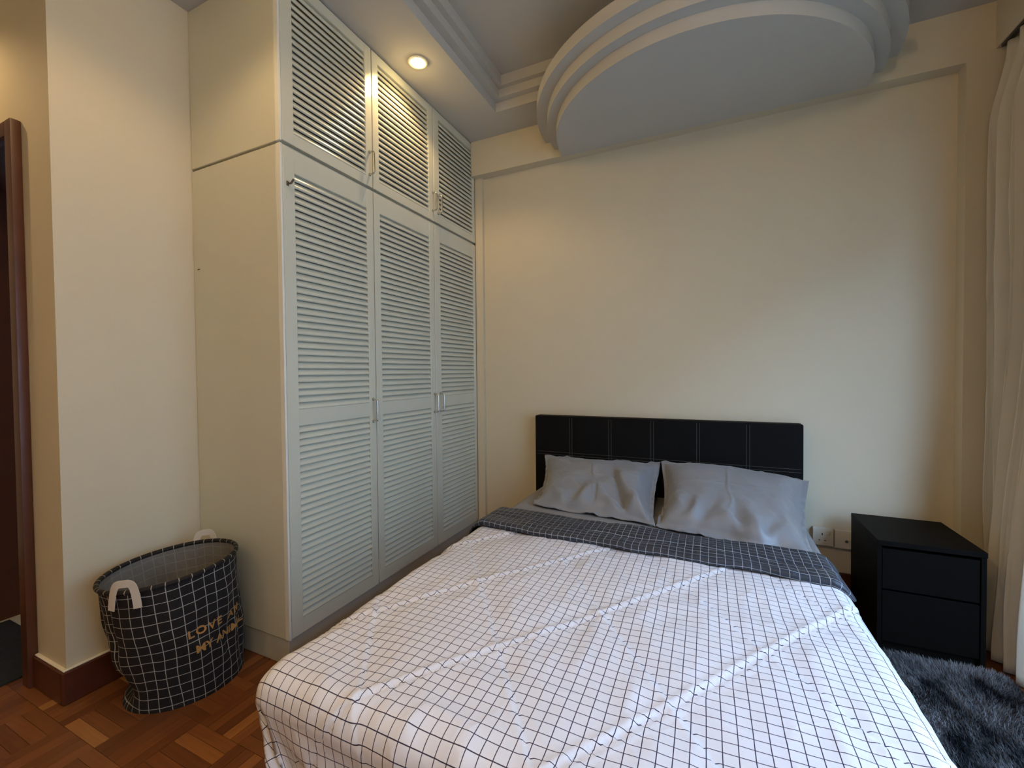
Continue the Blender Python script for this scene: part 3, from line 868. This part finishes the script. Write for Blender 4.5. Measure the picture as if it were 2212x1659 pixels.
# rolled rim with the check running over it
n1, n2 = 180, 12
A, Q = np.meshgrid(np.linspace(-1.78, -1.78+2*np.pi, n1+1), np.linspace(0, 2*np.pi, n2+1), indexing='ij')
Pr = basket_pt(A, np.ones_like(A))
rr = .0085
Pr = Pr+np.stack([rr*np.cos(Q)*np.cos(A), rr*np.cos(Q)*np.sin(A), rr*np.sin(Q)], -1)
me = mesh('rim', Pr.reshape(-1, 3), grid_faces(n1+1, n2+1), True, np.stack([(A+1.78)*.2, np.full_like(A, .002)], -1).reshape(-1, 2)); me.materials.append(M['basket'])
link('rim', me, None, bk)
def strap(A0, up_=.036, half=.17, w=.013, out=.012, droop=0.0, dip=.055):
    pts = []
    for k in range(25):
        f = k/24*2-1
        ang = A0+half*f*(1.0)
        p = basket_pt(np.array(ang), np.array(1.0))
        rad = np.array([math.cos(ang), math.sin(ang), 0])
        hgt = -dip+(up_+dip)*(1-abs(f)**5)
        o_ = out+droop*(1-abs(f)**2)
        pts.append((p+rad*o_+np.array([0, 0, hgt]), rad))
    V, F = [], []
    for (p, rad) in pts:
        i = len(V)
        V.append(p)
    # ribbon with width across its path
    C = np.array(V); Tn = np.gradient(C, axis=0); Tn /= np.linalg.norm(Tn, axis=1, keepdims=True)
    Rd = np.array([q[1] for q in pts]); Wd = np.cross(Tn, Rd); Wd /= np.linalg.norm(Wd, axis=1, keepdims=True)
    Nn = np.cross(Wd, Tn)
    V = []; th = .0012
    for c, wv, nv in zip(C, Wd, Nn):
        V += [c-wv*w-nv*th, c+wv*w-nv*th, c+wv*w+nv*th, c-wv*w+nv*th]
    for i in range(len(C)-1):
        for q in range(4): F.append((4*i+q, 4*i+(q+1) % 4, 4*i+4+(q+1) % 4, 4*i+4+q))
    F += [(3, 2, 1, 0), tuple(4*(len(C)-1)+q for q in range(4))]
    link('strap_handle', mesh('strap_handle', V, F, False), M['strap'], bk)
strap(-1.12, half=.20); strap(2.08, half=.20)
# gold lettering wrapped on the side
def lettering(body, a0, z0, size, spread):
    cd = bpy.data.curves.new('txt', 'FONT'); cd.body = body; cd.size = size; cd.space_character = spread
    cd.resolution_u = 3; cd.offset = .0011
    to = bpy.data.objects.new('txt', cd); COL.objects.link(to)
    bpy.context.view_layer.update()
    me = bpy.data.meshes.new_from_object(to.evaluated_get(bpy.context.evaluated_depsgraph_get()))
    bpy.data.objects.remove(to)
    b = bmesh.new(); b.from_mesh(me)
    bmesh.ops.triangulate(b, faces=b.faces[:])
    bmesh.ops.subdivide_edges(b, edges=[e for e in b.edges if e.calc_length() > .012], cuts=2)
    bmesh.ops.triangulate(b, faces=b.faces[:])
    for v in b.verts:
        p = basket_pt(np.array(a0+v.co.x/.2), np.array((z0+v.co.y)/.495), -.0035)
        v.co = Vector(p)
    b.to_mesh(me); b.free(); me.name = 'lettering'; me.materials.clear()
    tag(link('lettering', me, M['print'], bk), 'gold printed lettering')
lettering('LOVE AN', -.36, .262, .043, 1.25)
lettering('MY ANIMAL', -.27, .196, .043, 1.0)

# ------------------------------------------------------------------ downlights
def downlight(x, y, label, w=1.0, z=ZS, vis=True):
    d = thing('recessed_downlight', label, 'downlight', (x, y, z-.004), 'warm recessed downlights in the ceiling')
    MB().lathe([(.052, .0035), (.054, -.002), (.046, -.005), (.036, -.003), (.035, .0035)], (x, y, z-.0042), 36).build('trim_ring', M['trimring'], d, smooth=True)
    MB().lathe([(0.0, -.022), (.014, -.020), (.025, -.013), (.032, -.002), (.033, .0035)], (x, y, z-.0042), 28).build('bulb', M['bulb'], d, smooth=True)
    ld = bpy.data.lights.new('downlight_lamp', 'SPOT'); ld.energy = LAMP_W*w; ld.color = LAMP_COL
    ld.spot_size = math.radians(138); ld.spot_blend = .45; ld.shadow_soft_size = .03
    lo = bpy.data.objects.new('downlight_lamp', ld); COL.objects.link(lo); lo.parent = d
    lo.location = (0, 0, -.036)
    return d
downlight(.157, -.892, 'lit warm downlight in the ceiling above the wardrobe doors', 0.9)
downlight(.157, -2.22, 'lit warm downlight in the ceiling in front of the pier', 0.8)
downlight(.157, -3.80, 'lit warm downlight in the ceiling at the rear beside the corridor', 0.8)
downlight(1.40, -3.95, 'lit warm downlight in the middle of the rear ceiling', 1.2)
downlight(-1.45, -2.50, 'lit warm downlight in the corridor ceiling before the bathroom door', 1.2)

# warm globe lamp hanging in the raised part of the ceiling, behind the camera
gl_ = thing('globe_ceiling_lamp', 'warm opal globe lamp hanging from the raised ceiling', 'ceiling lamp', (1.35, -2.95, ZU))
MB().lathe([(0.0, 0.0), (.055, 0.0), (.05, -.018), (0.0, -.02)], (1.35, -2.95, ZU-.0005), 24).build('ceiling_rose', M['trimring'], gl_, smooth=True)
MB().tube([(1.35, -2.95, ZU-.02), (1.35, -2.95, 2.935)], .008, 10).build('stem', M['trimring'], gl_, smooth=True)
t = NT('lit_opal_globe'); t.col((.9, .85, .75)); t.set(Emission_Color=(1.0, 0.70, 0.37, 1), Emission_Strength=GLOBE)
MB().lathe([(.09*math.sin(math.pi*k/16)+1e-5, .09*math.cos(math.pi*k/16)) for k in range(17)], (1.35, -2.95, 2.845), 32).build('globe', t.m, gl_, smooth=True)
